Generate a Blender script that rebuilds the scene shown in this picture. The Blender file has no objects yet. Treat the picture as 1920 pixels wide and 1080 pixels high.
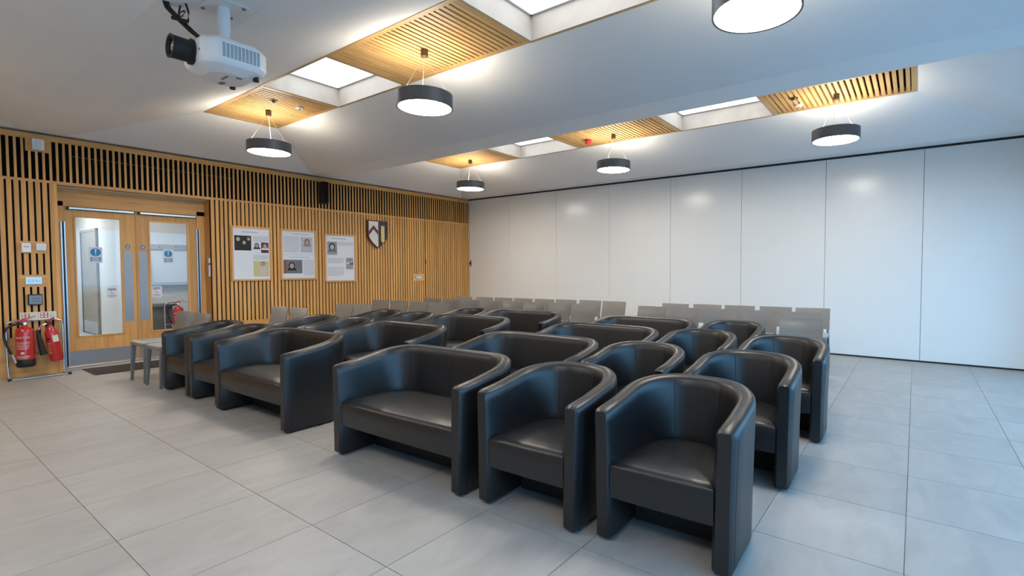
import bpy, bmesh, math, random
from mathutils import Matrix, Vector
random.seed(7)
S = bpy.context.scene
C = S.collection

# ------------------------------------------------------------------ camera
H = 1.2645
yaw, pitch, roll = -0.61366, -0.03637, -0.0007
fw = Vector((math.sin(yaw)*math.cos(pitch), math.cos(yaw)*math.cos(pitch), math.sin(pitch)))
r0 = Vector((math.cos(yaw), -math.sin(yaw), 0)); u0 = r0.cross(fw)
rt = r0*math.cos(roll) + u0*math.sin(roll); up = -r0*math.sin(roll) + u0*math.cos(roll)
cam = bpy.data.cameras.new('camera'); cam_o = bpy.data.objects.new('camera', cam); C.objects.link(cam_o)
cam.sensor_width = 36; cam.lens = 932.47/1920*36; cam.shift_x = -100/1920; cam.clip_start = .02
cam_o.matrix_world = Matrix(((rt.x, up.x, -fw.x, 0), (rt.y, up.y, -fw.y, 0), (rt.z, up.z, -fw.z, H), (0, 0, 0, 1)))
S.camera = cam_o

# ------------------------------------------------------------------ sky, exposure
W = bpy.data.worlds.new('sky'); S.world = W; W.use_nodes = True
bg = W.node_tree.nodes['Background']
bg.inputs[0].default_value = (0.80, 0.90, 1.0, 1); bg.inputs[1].default_value = 2.75
S.view_settings.view_transform = 'Standard'; S.view_settings.look = 'None'
S.view_settings.gamma = 1; S.view_settings.use_curve_mapping = False
S.view_settings.exposure = 1.0
LAMP_DOWN, LAMP_UP = 24.5, 12.5
LAMP_COL = (1.0, 0.90, 0.76, 1)

# ------------------------------------------------------------------ materials
def newmat(name):
    m = bpy.data.materials.new(name); m.use_nodes = True
    return m, m.node_tree.nodes, m.node_tree.links, m.node_tree.nodes['Principled BSDF']
def mat(name, col, rough=.5, metal=0, spec=.5, vary=0, scale=8, bump=0, bscale=60, coat=0):
    m, N, L, p = newmat(name)
    p.inputs['Base Color'].default_value = (*col, 1); p.inputs['Roughness'].default_value = rough
    p.inputs['Metallic'].default_value = metal; p.inputs['Specular IOR Level'].default_value = spec
    if coat: p.inputs['Coat Weight'].default_value = coat
    if vary or bump:
        tc = N.new('ShaderNodeTexCoord')
    if vary:
        n = N.new('ShaderNodeTexNoise'); n.inputs['Scale'].default_value = scale; n.inputs['Detail'].default_value = 4
        L.new(tc.outputs['Object'], n.inputs['Vector'])
        r = N.new('ShaderNodeMapRange'); r.inputs[1].default_value = .3; r.inputs[2].default_value = .7
        r.inputs[3].default_value = 1-vary; r.inputs[4].default_value = 1+vary
        L.new(n.outputs[0], r.inputs[0])
        mx = N.new('ShaderNodeMix'); mx.data_type = 'RGBA'; mx.blend_type = 'MULTIPLY'; mx.inputs[0].default_value = 1
        mx.inputs[6].default_value = (*col, 1); L.new(r.outputs[0], mx.inputs[7]); L.new(mx.outputs[2], p.inputs['Base Color'])
    if bump:
        n = N.new('ShaderNodeTexNoise'); n.inputs['Scale'].default_value = bscale; n.inputs['Detail'].default_value = 3
        L.new(tc.outputs['Object'], n.inputs['Vector'])
        b = N.new('ShaderNodeBump'); b.inputs['Strength'].default_value = bump; b.inputs['Distance'].default_value = .01
        L.new(n.outputs[0], b.inputs['Height']); L.new(b.outputs[0], p.inputs['Normal'])
    return m
def wood(name, c1, c2, stretch=(30, 30, 2), rough=.45, vary=.12):
    m, N, L, p = newmat(name)
    tc = N.new('ShaderNodeTexCoord'); oi = N.new('ShaderNodeObjectInfo')
    vm = N.new('ShaderNodeVectorMath'); vm.operation = 'MULTIPLY'; vm.inputs[1].default_value = stretch
    L.new(tc.outputs['Object'], vm.inputs[0])
    ad = N.new('ShaderNodeVectorMath'); ad.operation = 'ADD'; L.new(vm.outputs[0], ad.inputs[0])
    ml = N.new('ShaderNodeMath'); ml.operation = 'MULTIPLY'; ml.inputs[1].default_value = 60; L.new(oi.outputs['Random'], ml.inputs[0])
    L.new(ml.outputs[0], ad.inputs[1])
    n = N.new('ShaderNodeTexNoise'); n.inputs['Scale'].default_value = 1; n.inputs['Detail'].default_value = 5; n.inputs['Distortion'].default_value = .6
    L.new(ad.outputs[0], n.inputs['Vector'])
    cr = N.new('ShaderNodeValToRGB'); cr.color_ramp.elements[0].position = .3; cr.color_ramp.elements[1].position = .72
    cr.color_ramp.elements[0].color = (*c1, 1); cr.color_ramp.elements[1].color = (*c2, 1); L.new(n.outputs[0], cr.inputs[0])
    r = N.new('ShaderNodeMapRange'); r.inputs[3].default_value = 1-vary; r.inputs[4].default_value = 1+vary; L.new(oi.outputs['Random'], r.inputs[0])
    mx = N.new('ShaderNodeMix'); mx.data_type = 'RGBA'; mx.blend_type = 'MULTIPLY'; mx.inputs[0].default_value = 1
    L.new(cr.outputs[0], mx.inputs[6]); L.new(r.outputs[0], mx.inputs[7]); L.new(mx.outputs[2], p.inputs['Base Color'])
    p.inputs['Roughness'].default_value = rough; p.inputs['Specular IOR Level'].default_value = .35
    b = N.new('ShaderNodeBump'); b.inputs['Strength'].default_value = .08; b.inputs['Distance'].default_value = .004
    L.new(n.outputs[0], b.inputs['Height']); L.new(b.outputs[0], p.inputs['Normal'])
    return m
def emit(name, col, k):
    m, N, L, p = newmat(name)
    N.remove(p); e = N.new('ShaderNodeEmission'); e.inputs[0].default_value = col; e.inputs[1].default_value = k
    L.new(e.outputs[0], N['Material Output'].inputs[0]); return m
def glass(name, tint=(1, 1, 1), refl=1.0):
    m, N, L, p = newmat(name); N.remove(p)
    t = N.new('ShaderNodeBsdfTransparent'); t.inputs[0].default_value = (*tint, 1)
    g = N.new('ShaderNodeBsdfGlossy'); g.inputs['Roughness'].default_value = .02
    f = N.new('ShaderNodeLayerWeight'); pw = N.new('ShaderNodeMath'); pw.operation = 'POWER'; pw.inputs[1].default_value = 5; L.new(f.outputs['Facing'], pw.inputs[0])
    k = N.new('ShaderNodeMath'); k.operation = 'MULTIPLY_ADD'; k.inputs[1].default_value = .9*refl; k.inputs[2].default_value = .035*refl; k.use_clamp = True; L.new(pw.outputs[0], k.inputs[0])
    x = N.new('ShaderNodeMixShader'); L.new(k.outputs[0], x.inputs[0]); L.new(t.outputs[0], x.inputs[1]); L.new(g.outputs[0], x.inputs[2])
    L.new(x.outputs[0], N['Material Output'].inputs[0]); return m
def tile_mat():
    m, N, L, p = newmat('porcelain_tile')
    tc = N.new('ShaderNodeTexCoord'); oi = N.new('ShaderNodeObjectInfo')
    ad = N.new('ShaderNodeVectorMath'); ad.operation = 'ADD'; L.new(tc.outputs['Object'], ad.inputs[0])
    ml = N.new('ShaderNodeMath'); ml.operation = 'MULTIPLY'; ml.inputs[1].default_value = 40; L.new(oi.outputs['Random'], ml.inputs[0]); L.new(ml.outputs[0], ad.inputs[1])
    mp = N.new('ShaderNodeMapping'); mp.inputs['Scale'].default_value = (3, 1.2, 1); mp.inputs['Rotation'].default_value = (0, 0, .5); L.new(ad.outputs[0], mp.inputs[0])
    n = N.new('ShaderNodeTexNoise'); n.inputs['Scale'].default_value = 2.2; n.inputs['Detail'].default_value = 7; n.inputs['Roughness'].default_value = .6; n.inputs['Distortion'].default_value = .8
    L.new(mp.outputs[0], n.inputs['Vector'])
    cr = N.new('ShaderNodeValToRGB'); cr.color_ramp.elements[0].position = .25; cr.color_ramp.elements[1].position = .75
    cr.color_ramp.elements[0].color = (.30, .288, .272, 1); cr.color_ramp.elements[1].color = (.40, .387, .367, 1); L.new(n.outputs[0], cr.inputs[0])
    r = N.new('ShaderNodeMapRange'); r.inputs[3].default_value = .95; r.inputs[4].default_value = 1.04; L.new(oi.outputs['Random'], r.inputs[0])
    mx = N.new('ShaderNodeMix'); mx.data_type = 'RGBA'; mx.blend_type = 'MULTIPLY'; mx.inputs[0].default_value = 1
    L.new(cr.outputs[0], mx.inputs[6]); L.new(r.outputs[0], mx.inputs[7]); L.new(mx.outputs[2], p.inputs['Base Color'])
    p.inputs['Roughness'].default_value = .42; p.inputs['Specular IOR Level'].default_value = .5
    rr = N.new('ShaderNodeMapRange'); rr.inputs[3].default_value = .36; rr.inputs[4].default_value = .5; L.new(n.outputs[0], rr.inputs[0]); L.new(rr.outputs[0], p.inputs['Roughness'])
    return m
OAK1, OAK2 = (.61, .305, .088), (.79, .425, .145)
WINTINT = (.52, .79, .975)
M = dict(
    tile=tile_mat(), grout=mat('grout', (.24, .22, .20), .85),
    plaster=mat('ceiling_paint', (.90, .90, .90), .75, vary=.02, scale=1.5),
    white=mat('wall_paint', (.74, .74, .73), .6),
    oak=wood('oak_vertical', OAK1, OAK2, (30, 30, 1.6)),
    oak_h=wood('oak_horizontal', OAK1, OAK2, (30, 1.6, 30)),
    oak_y=wood('oak_ceiling', (.50, .30, .115), (.66, .42, .18), (30, 1.6, 30), vary=.07),
    oak_x=wood('oak_ceiling_long', (.50, .30, .115), (.66, .42, .18), (1.6, 30, 30), vary=.05),
    palewood=wood('pale_plywood', (.42, .345, .28), (.52, .44, .365), (3, 3, 3), .55, .04),
    void=mat('black_void', (.012, .010, .010), .9, spec=.1),
    panel=mat('partition_laminate', (.83, .83, .80), .22, spec=.5, vary=.015, scale=.8),
    black=mat('black_rubber', (.012, .012, .013), .6),
    alu=mat('brushed_aluminium', (.60, .61, .63), .35, 1),
    steel=mat('satin_steel', (.34, .345, .355), .5, .8, vary=.05, scale=3),
    chrome=mat('chrome_tube', (.75, .75, .76), .12, 1),
    leather=mat('black_leather', (.006, .0065, .008), .38, spec=.65, bump=.06, bscale=260),
    seam=mat('leather_seam', (.004, .004, .005), .7),
    plastic=mat('taupe_plastic', (.225, .205, .182), .34, spec=.5, vary=.03, scale=20),
    pad=mat('pale_grey_seat', (.36, .36, .365), .3, vary=.03, scale=20),
    legg=mat('grey_chair_leg', (.17, .17, .175), .4),
    shade=mat('graphite_shade', (.11, .11, .11), .45, .3),
    lamp_down=emit('opal_diffuser_lit', LAMP_COL, LAMP_DOWN), lamp_up=emit('opal_uplight_lit', (1, .89, .72, 1), LAMP_UP),
    wire=mat('steel_wire', (.6, .6, .6), .3, .8), bronze=mat('dark_bronze', (.10, .07, .05), .4, .7),
    glass=glass('blue_tinted_glass', WINTINT), roofglass=glass('skylight_glass', (.98, .99, 1)), doorglass=glass('door_glass', (.95, .97, .97), .9),
    wplastic=mat('white_plastic', (.82, .82, .82), .35), red=mat('extinguisher_red', (.52, .022, .025), .25, coat=.5),
    redprint=mat('sign_red', (.62, .07, .05), .5), cream=mat('photoluminescent_card', (.70, .74, .62), .5),
    blue=mat('sign_blue', (.012, .24, .52), .45), paper=mat('poster_paper', (.72, .74, .78), .45),
    textgrey=mat('print_grey', (.46, .47, .51), .6), textdark=mat('print_dark', (.16, .16, .18), .6),
    maroon=mat('maroon_paint', (.10, .010, .018), .4), ivory=mat('ivory_paint', (.66, .63, .57), .45), navy=mat('navy_paint', (.007, .013, .034), .4),
    gold=mat('gold_paint', (.85, .60, .20), .4), mat_dark=mat('entrance_mat', (.045, .038, .034), .95, bump=.3, bscale=400),
    lens=mat('lens_glass', (.05, .045, .05), .05, spec=.9, coat=1), vent=mat('vent_grey', (.22, .24, .25), .6),
    coat=mat('navy_cloth', (.015, .018, .03), .9), cab=mat('grey_cabinet', (.13, .125, .12), .5), doorgrey=wood('beige_door', (.30, .265, .215), (.36, .32, .265), (20, 20, 1.5)),
    yellowprint=mat('print_yellow', (.55, .50, .25), .6), skin=mat('print_skin', (.50, .33, .26), .6), pink=mat('print_pink', (.62, .50, .47), .6),
    brownprint=mat('print_brown', (.20, .10, .06), .6), midgrey=mat('print_mid_grey', (.30, .30, .31), .6), paver=mat('terrace_paving', (.36, .37, .38), .8, vary=.06),
    darkwall=mat('grey_wall', (.30, .30, .30), .8), slate=mat('display_slate', (.20, .26, .33), .3), lobbyfloor=mat('lobby_floor', (.50, .51, .53), .4))

# ------------------------------------------------------------------ mesh builder
class MB:
    def __init__(s): s.v = []; s.f = []
    def add(s, vs, fs):
        o = len(s.v); s.v += [tuple(p) for p in vs]; s.f += [tuple(i+o for i in f) for f in fs]; return s
    def box(s, x0, x1, y0, y1, z0, z1):
        return s.add([(x0, y0, z0), (x1, y0, z0), (x1, y1, z0), (x0, y1, z0), (x0, y0, z1), (x1, y0, z1), (x1, y1, z1), (x0, y1, z1)],
                     [(0, 3, 2, 1), (4, 5, 6, 7), (0, 1, 5, 4), (1, 2, 6, 5), (2, 3, 7, 6), (3, 0, 4, 7)])
    def rings(s, R, closed=True, cap0=True, cap1=True):
        n = len(R[0]); vs = [p for r in R for p in r]; fs = []
        for i in range(len(R)-1):
            for j in range(n if closed else n-1):
                k = (j+1) % n; fs.append((i*n+j, i*n+k, (i+1)*n+k, (i+1)*n+j))
        if cap0: fs.append(tuple(range(n))[::-1])
        if cap1: fs.append(tuple(range((len(R)-1)*n, len(R)*n)))
        return s.add(vs, fs)
    def prism(s, poly, axis, a, b):
        def P(u, w, t): return {'x': (t, u, w), 'y': (u, t, w), 'z': (u, w, t)}[axis]
        return s.rings([[P(u, w, a) for u, w in poly], [P(u, w, b) for u, w in poly]])
    def tube(s, path, r, n=8, taper=None):
        path = [Vector(p) for p in path]; R = []
        ref = Vector((0, 0, 1))
        for i, p in enumerate(path):
            d = (path[min(i+1, len(path)-1)] - path[max(i-1, 0)]).normalized()
            rf = ref if abs(d.dot(ref)) < .95 else Vector((1, 0, 0))
            a = d.cross(rf).normalized(); b = a.cross(d)
            rr = r[i] if isinstance(r, (list, tuple)) else r
            R.append([p + (a*math.cos(2*math.pi*k/n) + b*math.sin(2*math.pi*k/n))*rr for k in range(n)])
        return s.rings(R)
    def lathe(s, prof, c=(0, 0, 0), axis='z', n=24, cap0=True, cap1=True):
        R = []
        for r, h in prof:
            ring = []
            for k in range(n):
                a = 2*math.pi*k/n; u, w = r*math.cos(a), r*math.sin(a)
                ring.append({'z': (c[0]+u, c[1]+w, c[2]+h), 'y': (c[0]+u, c[1]+h, c[2]+w), 'x': (c[0]+h, c[1]+u, c[2]+w)}[axis])
            R.append(ring)
        return s.rings(R, cap0=cap0, cap1=cap1)
    def mesh(s, name, m=None, bevel=0, smooth=False):
        me = bpy.data.meshes.new(name); me.from_pydata(s.v, [], s.f); me.validate()
        bm = bmesh.new(); bm.from_mesh(me)
        bmesh.ops.recalc_face_normals(bm, faces=bm.faces)
        if bevel: bmesh.ops.bevel(bm, geom=list(bm.edges), offset=bevel, segments=2, affect='EDGES', profile=.6)
        bm.to_mesh(me); bm.free()
        if smooth:
            me.polygons.foreach_set('use_smooth', [True]*len(me.polygons))
            me.set_sharp_from_angle(angle=math.radians(42))
        if m: me.materials.append(M[m] if isinstance(m, str) else m)
        return me
    def build(s, name, m, parent=None, bevel=0, smooth=False):
        return link(name, s.mesh(name, m, bevel, smooth), parent)
def link(name, me, parent=None, loc=None):
    o = bpy.data.objects.new(name, me); C.objects.link(o)
    if parent: o.parent = parent
    if loc: o.location = loc
    return o
def box(name, m, b, parent=None, bevel=0): return MB().box(*b).build(name, m, parent, bevel)
def tag(o, label, cat, group=None):
    o['label'] = label; o['category'] = cat
    if group: o['group'] = group
    return o
def thing(name, label, cat, loc=(0, 0, 0), rz=0, group=None):
    o = bpy.data.objects.new(name, None); C.objects.link(o); o.location = loc; o.rotation_euler = (0, 0, rz)
    return tag(o, label, cat, group)
def struct(o): o['kind'] = 'structure'; return o
def snode(name, loc=(0, 0, 0)):
    o = bpy.data.objects.new(name, None); C.objects.link(o); o.location = loc; return struct(o)
def copy_tree(o, parent=None):
    c = o.copy(); C.objects.link(c); c.parent = parent
    for ch in list(o.children): copy_tree(ch, c)
    return c
def text_mesh(txt, size, m):
    cu = bpy.data.curves.new('lettering', 'FONT'); cu.body = txt; cu.size = size; cu.align_x = 'CENTER'; cu.align_y = 'CENTER'; cu.extrude = .0004
    o = bpy.data.objects.new('lettering', cu); C.objects.link(o)
    dg = bpy.context.evaluated_depsgraph_get(); me = bpy.data.meshes.new_from_object(o.evaluated_get(dg))
    bpy.data.objects.remove(o); me.materials.clear(); me.materials.append(M[m]); return me

# ------------------------------------------------------------------ room shell
XA, YB, XW, YN = -8.644, 8.323, 1.50, -2.40       # wood wall, partition, window wall, near wall
ZC, ZS = 2.921, 3.29                              # ceiling soffit, slot level
PX, PY, TS = -.015, .655, .602
floor = struct(box('floor', 'grout', (XA-.3, XW+.1, YN-.1, YB+.1, -.06, -.004)))
tile_cache = {}
def tile(x0, x1, y0, y1):
    k = (round(x1-x0, 3), round(y1-y0, 3))
    if k not in tile_cache:
        g = .0018; w, d = k; tile_cache[k] = MB().box(g, w-g, g, d-g, -.0035, 0).mesh('tile', 'tile')
    link('tile', tile_cache[k], floor, (x0, y0, 0))
xs = [XA] + [PX+TS*k for k in range(-14, 3) if XA+.02 < PX+TS*k < XW-.02] + [XW]
ys = [YN] + [PY+TS*k for k in range(-6, 14) if YN+.02 < PY+TS*k < YB-.02] + [YB]
for i in range(len(xs)-1):
    for j in range(len(ys)-1): tile(xs[i], xs[i+1], ys[j], ys[j+1])

# ceiling: folded plaster bays, each rising to a long slot
SX0, SX1 = -7.49, -.03
CX0, CX1 = XA+.06, 1.12
bays = [(-1.94, 1.10, -.87, .03), (1.53, 4.57, 2.60, 3.50), (5.00, 8.04, 6.07, 6.97)]
mb = MB()
def quad(a, b, c, d): mb.add([a, b, c, d], [(0, 1, 2, 3)])
yl = [YN-.1] + [v for b in bays for v in b[:2]] + [YB+.12]
for k in range(0, len(yl), 2): quad((XA-.3, yl[k], ZC), (XW+.1, yl[k], ZC), (XW+.1, yl[k+1], ZC), (XA-.3, yl[k+1], ZC))
for y0, y1, s0, s1 in bays:
    quad((XA-.3, y0, ZC), (CX0, y0, ZC), (CX0, y1, ZC), (XA-.3, y1, ZC)); quad((CX1, y0, ZC), (XW+.1, y0, ZC), (XW+.1, y1, ZC), (CX1, y1, ZC))
    a, b, c, d = (CX0, y0, ZC), (CX1, y0, ZC), (CX1, y1, ZC), (CX0, y1, ZC)
    e, f, g, h = (SX0, s0, ZS), (SX1, s0, ZS), (SX1, s1, ZS), (SX0, s1, ZS)
    quad(a, b, f, e); quad(b, c, g, f); quad(c, d, h, g); quad(d, a, e, h)
    for p, q in ((e, f), (f, g), (g, h), (h, e)): quad(p, q, (q[0], q[1], ZS+.03), (p[0], p[1], ZS+.03))
ceiling = struct(mb.build('ceiling', 'plaster'))
# slot contents: slatted oak panels and skylights
PANELS = [(SX0, -5.90), (-4.61, -2.84), (-1.55, SX1)]
SKY = [(-5.90, -4.61), (-2.84, -1.55)]
PIT = .0590
slat_c = None
bayname = ['near-wall bay, added fill-light', 'middle ceiling bay', 'ceiling bay beside partition']
endname = ['nearest the oak slat wall', 'midway along its bay', 'farthest from the oak slat wall']
nw = 0
cslat = {}
for bi, (y0, y1, s0, s1) in enumerate(bays):
    for pi, (x0, x1) in enumerate(PANELS):
        if bi == 0:
            o = thing('slatted_ceiling_panel', 'oak slatted ceiling panel over the near wall, '+endname[pi], 'ceiling panel', ((x0+x1)/2, (s0+s1)/2, ZS))
        else:
            o = thing('slatted_ceiling_panel', 'oak slatted panel in %s, %s' % (bayname[bi], endname[pi]), 'ceiling panel', ((x0+x1)/2, (s0+s1)/2, ZS))
        w, d = (x1-x0)/2, (s1-s0)/2
        box('backing_board', 'void', (-w, w, -d, d, .055, .07), o)
        for sy in (-1, 1): box('frame_rail', 'oak_x', (-w, w, min(sy*d, sy*(d-.045)), max(sy*d, sy*(d-.045)), -.006, .055), o)
        for sx in (-1, 1): box('frame_rail', 'oak_y', (min(sx*w, sx*(w-.05)), max(sx*w, sx*(w-.05)), -d+.045, d-.045, -.006, .055), o)
        n = int((2*w-.1)/PIT); pit = (2*w-.1)/n
        key = 'c'
        if key not in cslat: cslat[key] = MB().box(-.0185, .0185, -.405, .405, 0, .04).mesh('slat', 'oak_y')
        for k in range(n): link('slat', cslat[key], o, (-w+.05+pit*(k+.5), 0, .0))
    for (x0, x1) in SKY:
        nw += 1
        o = snode('window_%d' % nw, ((x0+x1)/2, (s0+s1)/2, ZS))
        w, d, h = (x1-x0)/2, (s1-s0)/2, .21
        t = .02
        for b in ((-w, -w+t, -d, d, -.004, h), (w-t, w, -d, d, -.004, h), (-w+t, w-t, -d, -d+t, -.004, h), (-w+t, w-t, d-t, d, -.004, h)): box('reveal_board', 'palewood', b, o)
        for sy in (-1, 1): box('edge_trim', 'oak_x', (-w, w, sy*d-.008, sy*d+.008, -.008, .012), o)
        fr = MB()
        for b in ((-w+t, -w+t+.02, -d+t, d-t, h, h+.03), (w-t-.02, w-t, -d+t, d-t, h, h+.03), (-w+t, w-t, -d+t, -d+t+.02, h, h+.03), (-w+t, w-t, d-t-.02, d-t, h, h+.03)): fr.box(*b)
        fr.build('window_frame', 'wplastic', o)
        box('pane', 'roofglass', (-w+t, w-t, -d+t, d-t, h+.012, h+.02), o)

# wood wall --------------------------------------------------------------
RY0, RY1, RZ = 1.43, 3.06, 2.325                   # door recess
ZB0, ZB1 = .47, 2.325                              # lower slats
ZU0, ZU1 = 2.355, 2.83                             # upper slats
wl = MB()
wl.box(XA-.06, XA-.0195, YN, RY0, ZB0, RZ); wl.box(XA-.06, XA-.0195, RY1, YB, ZB0, RZ); wl.box(XA-.06, XA-.034, YN, RY0, 0, ZB0); wl.box(XA-.06, XA-.034, RY1, YB, 0, ZB0)
wl.box(XA-.16, XA-.14, YN, YB, RZ, ZC)
wl.box(XA-.14, XA-.034, YN, YB, RZ, RZ+.012)
wall_left = struct(wl.build('wall_left', 'void'))
for a, b in ((YN, RY0), (RY1, YB)): box('base_panel', 'oak_h', (XA-.034, XA, a, b, .0, ZB0), wall_left)
box('mid_rail', 'oak_h', (XA-.034, XA+.002, YN, YB, RZ, ZU0), wall_left)
box('top_rail', 'oak_h', (XA-.034, XA+.002, YN, YB, ZU1, 2.897), wall_left)
WP = .0586
y = YN+.02
lo = MB().box(-.020, 0, -.0195, .0195, ZB0, ZB1).mesh('slat', 'oak'); hi = MB().box(-.016, 0, -.011, .011, ZU0, ZU1).mesh('slat', 'oak')
k0 = round((1.004-WP/2 - y)/WP); y = 1.004-WP/2-k0*WP
while y < YB-.02:
    if not (RY0-.022 < y < RY1+.022): link('slat', lo, wall_left, (XA, y, 0))
    link('slat', hi, wall_left, (XA, y, 0)); y += WP
# side trims at recess, infill boards carrying the fittings
for yy in (RY0-.03, RY1): box('recess_trim', 'oak', (XA-.034, XA+.003, yy, yy+.03, 0, RZ), wall_left)
for b in ((1.085, 1.335, 1.468, 1.612), (1.083, 1.33, 1.066, 1.212), (6.70, 7.0, 1.035, 1.18)): box('infill_board', 'oak_h', (XA-.03, XA+.003, *b), wall_left)
box('infill_board', 'oak_h', (XA-.03, XA+.003, 1.177, 1.395, 2.685, 2.835), wall_left)
box('panel_joint', 'void', (XA-.02, XA+.0045, 7.022, 7.030, ZB0, ZU1), wall_left)
MB().tube([(XA-.10, 1.6, 2.70), (XA-.10, 3.4, 2.69)], .008, 6).build('service_pipe', 'shade', wall_left)
# recess lining and doors
DX = XA-.25
box('recess_lining', 'oak', (DX-.02, XA-.034, RY1, RY1+.02, 0, RZ), wall_left); box('recess_lining', 'oak', (DX-.02, XA-.034, RY0-.02, RY0, 0, RZ), wall_left)
box('recess_soffit', 'oak_h', (DX-.06, XA, RY0, RY1, RZ-.008, RZ), wall_left)
box('door_head_panel', 'oak_h', (DX-.05, DX-.0, RY0, RY1, 2.145, RZ-.008), wall_left)
door = snode('door_1', (DX, 0, 0))
D0, DM, D1 = 1.52, 2.235, 2.96
box('door_frame', 'oak', (-.08, .0, RY0, D0, 0, 2.145), door); box('door_frame', 'oak', (-.08, .0, D1, RY1, 0, 2.145), door)
box('door_frame', 'oak_h', (-.08, .0, RY0, RY1, 2.085, 2.145), door)
def leaf(y0, y1, hinge):
    z0, z1 = .02, 2.08
    g = [y0+.105, y1-.155, .40, 1.955] if hinge < 0 else [y0+.155, y1-.115, .40, 1.955]
    l = MB(); x0, x1 = -.06, -.012
    l.box(x0, x1, y0+.002, g[0], z0, z1); l.box(x0, x1, g[1], y1-.002, z0, z1); l.box(x0, x1, g[0], g[1], z0, g[2]); l.box(x0, x1, g[0], g[1], g[3], z1)
    lf = l.build('door_leaf', 'oak', door)
    b = MB()
    for q in ((g[0]-.012, g[0]+.006, g[2]-.012, g[3]+.012), (g[1]-.006, g[1]+.012, g[2]-.012, g[3]+.012), (g[0], g[1], g[2]-.012, g[2]+.006), (g[0], g[1], g[3]-.006, g[3]+.012)): b.box(-.014, -.004, *q)
    b.build('glazing_bead', 'oak', lf)
    box('pane', 'doorglass', (-.04, -.034, g[0], g[1], g[2], g[3]), lf)
    box('kick_plate', 'steel', (-.012, -.009, y0+.01, y1-.02 if hinge < 0 else y1-.01, .03, .215), lf)
    py = (y1-.135, y1-.04) if hinge < 0 else (y0+.03, y0+.125)
    box('push_plate', 'steel', (-.012, -.009, *py, .56, 1.52), lf)
    cy = sum(py)/2
    d = MB().lathe([(.029, -.012), (.029, -.0085)], (0, cy, 1.59), 'x', 24).build('fire_door_disc', 'blue', lf)
    for q in (1.597, 1.583): box('lettering', 'paper', (-.0085, -.0078, cy-.016, cy+.016, q-.003, q+.003), lf)
    # closer track
    box('closer_track', 'black', (-.012, .028, y0+.03, y1-.01, 2.045, 2.075), lf)
    box('closer_cover', 'alu', (.028, .034, y0+.05, y1-.02, 2.05, 2.071), lf)
    # finger guard on the hinge edge
    hy = y0-.03 if hinge < 0 else y1-.012
    for dy, mm in ((0, 'alu'), (.013, 'black'), (.030, 'alu')): box('finger_guard', mm, (-.01, .012, hy+dy, hy+dy+.013 if mm == 'alu' else hy+dy+.018, .03, 1.885), lf)
    return g
gl = leaf(D0, DM, -1); gr = leaf(DM, D1, 1)
thr = box('threshold', 'alu', (-.08, .02, RY0, RY1, .0005, .008), door)
def door_sign(y0, y1, z0, z1, which):
    X = DX-.034
    t = thing('door_sign', 'white and blue warning sign with exclamation mark stuck to %s door glass' % which, 'sign', (X, (y0+y1)/2, (z0+z1)/2))
    w, h = (y1-y0)/2, (z1-z0)/2
    box('card', 'paper', (.0004, .0015, -w, w, -h, h), t)
    MB().lathe([(w*.78, .0015), (w*.78, .0019)], (0, 0, h*.35), 'x', 28).build('roundel', 'blue', t)
    MB().prism([(-w*.13, h*.35+w*.62), (w*.13, h*.35+w*.62), (w*.06, h*.35-w*.22), (-w*.06, h*.35-w*.22)], 'x', .0019, .0024).build('exclamation_mark', 'paper', t)
    MB().lathe([(w*.11, .0019), (w*.11, .0024)], (0, 0, h*.35-w*.48), 'x', 14).build('exclamation_mark', 'paper', t)
    for a, b in ((-.50, -.28), (-.78, -.56)):
        q = box('text_bar', 'blue', (.0015, .0019, -w*.78, w*.78, h*a, h*b), t)
        box('lettering', 'paper', (.0019, .0023, -w*.5, w*.5, h*(a+.07), h*(b-.07)), q)
def access_sign(y0, y1, z0, z1, which):
    t = thing('access_sign', 'small white wheelchair access notice on %s door glass' % which, 'sign', (DX-.034, (y0+y1)/2, (z0+z1)/2))
    w, h = (y1-y0)/2, (z1-z0)/2
    box('card', 'paper', (.0004, .0015, -w, w, -h, h), t)
    for a, b, k in ((.62, .76, .7), (.42, .54, .75), (-.62, -.52, .85), (-.84, -.76, .5)): box('lettering', 'textdark' if k != .85 else 'redprint', (.0015, .0019, -w*k, w*k, h*a, h*b), t)
    q = MB(); r = w*.26
    q.tube([(.002, r*math.cos(a)-.003, -.012+r*math.sin(a)) for a in [math.radians(x) for x in range(120, 400, 20)]], .0022, 5)
    q.tube([(.002, -.006, .016), (.002, -.004, -.002), (.002, .012, -.004), (.002, .02, -.02)], .0025, 5)
    q.lathe([(.005, .0015), (.005, .003)], (0, -.007, .024), 'x', 10)
    q.build('wheelchair_symbol', 'textdark', t)
door_sign(1.753, 1.889, 1.362, 1.571, 'fire-extinguisher-side')
door_sign(2.547, 2.669, 1.362, 1.571, 'poster-side')
access_sign(1.915, 2.033, .885, 1.035, 'fire-extinguisher-side'); access_sign(2.40, 2.52, .88, 1.035, 'poster-side')

# partition wall ----------------------------------------------------------
wb = MB(); wb.box(XA-.3, XW+.1, YB+.03, YB+.12, 0, ZC+.02)
wall_back = struct(wb.build('wall_back', 'void'))
seams = [XA, -7.38, -6.09, -4.83, -3.58, -2.345, -1.118, .066, 1.31, XW]
for a, b in zip(seams, seams[1:]): box('partition_panel', 'panel', (a+.0025, b-.0025, YB, YB+.03, .022, 2.892), wall_back, .0015)
box('head_track', 'black', (XA, XW, YB-.006, YB+.03, 2.896, ZC), wall_back); box('floor_seal', 'black', (XA, XW, YB+.004, YB+.03, .0, .022), wall_back)
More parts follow.
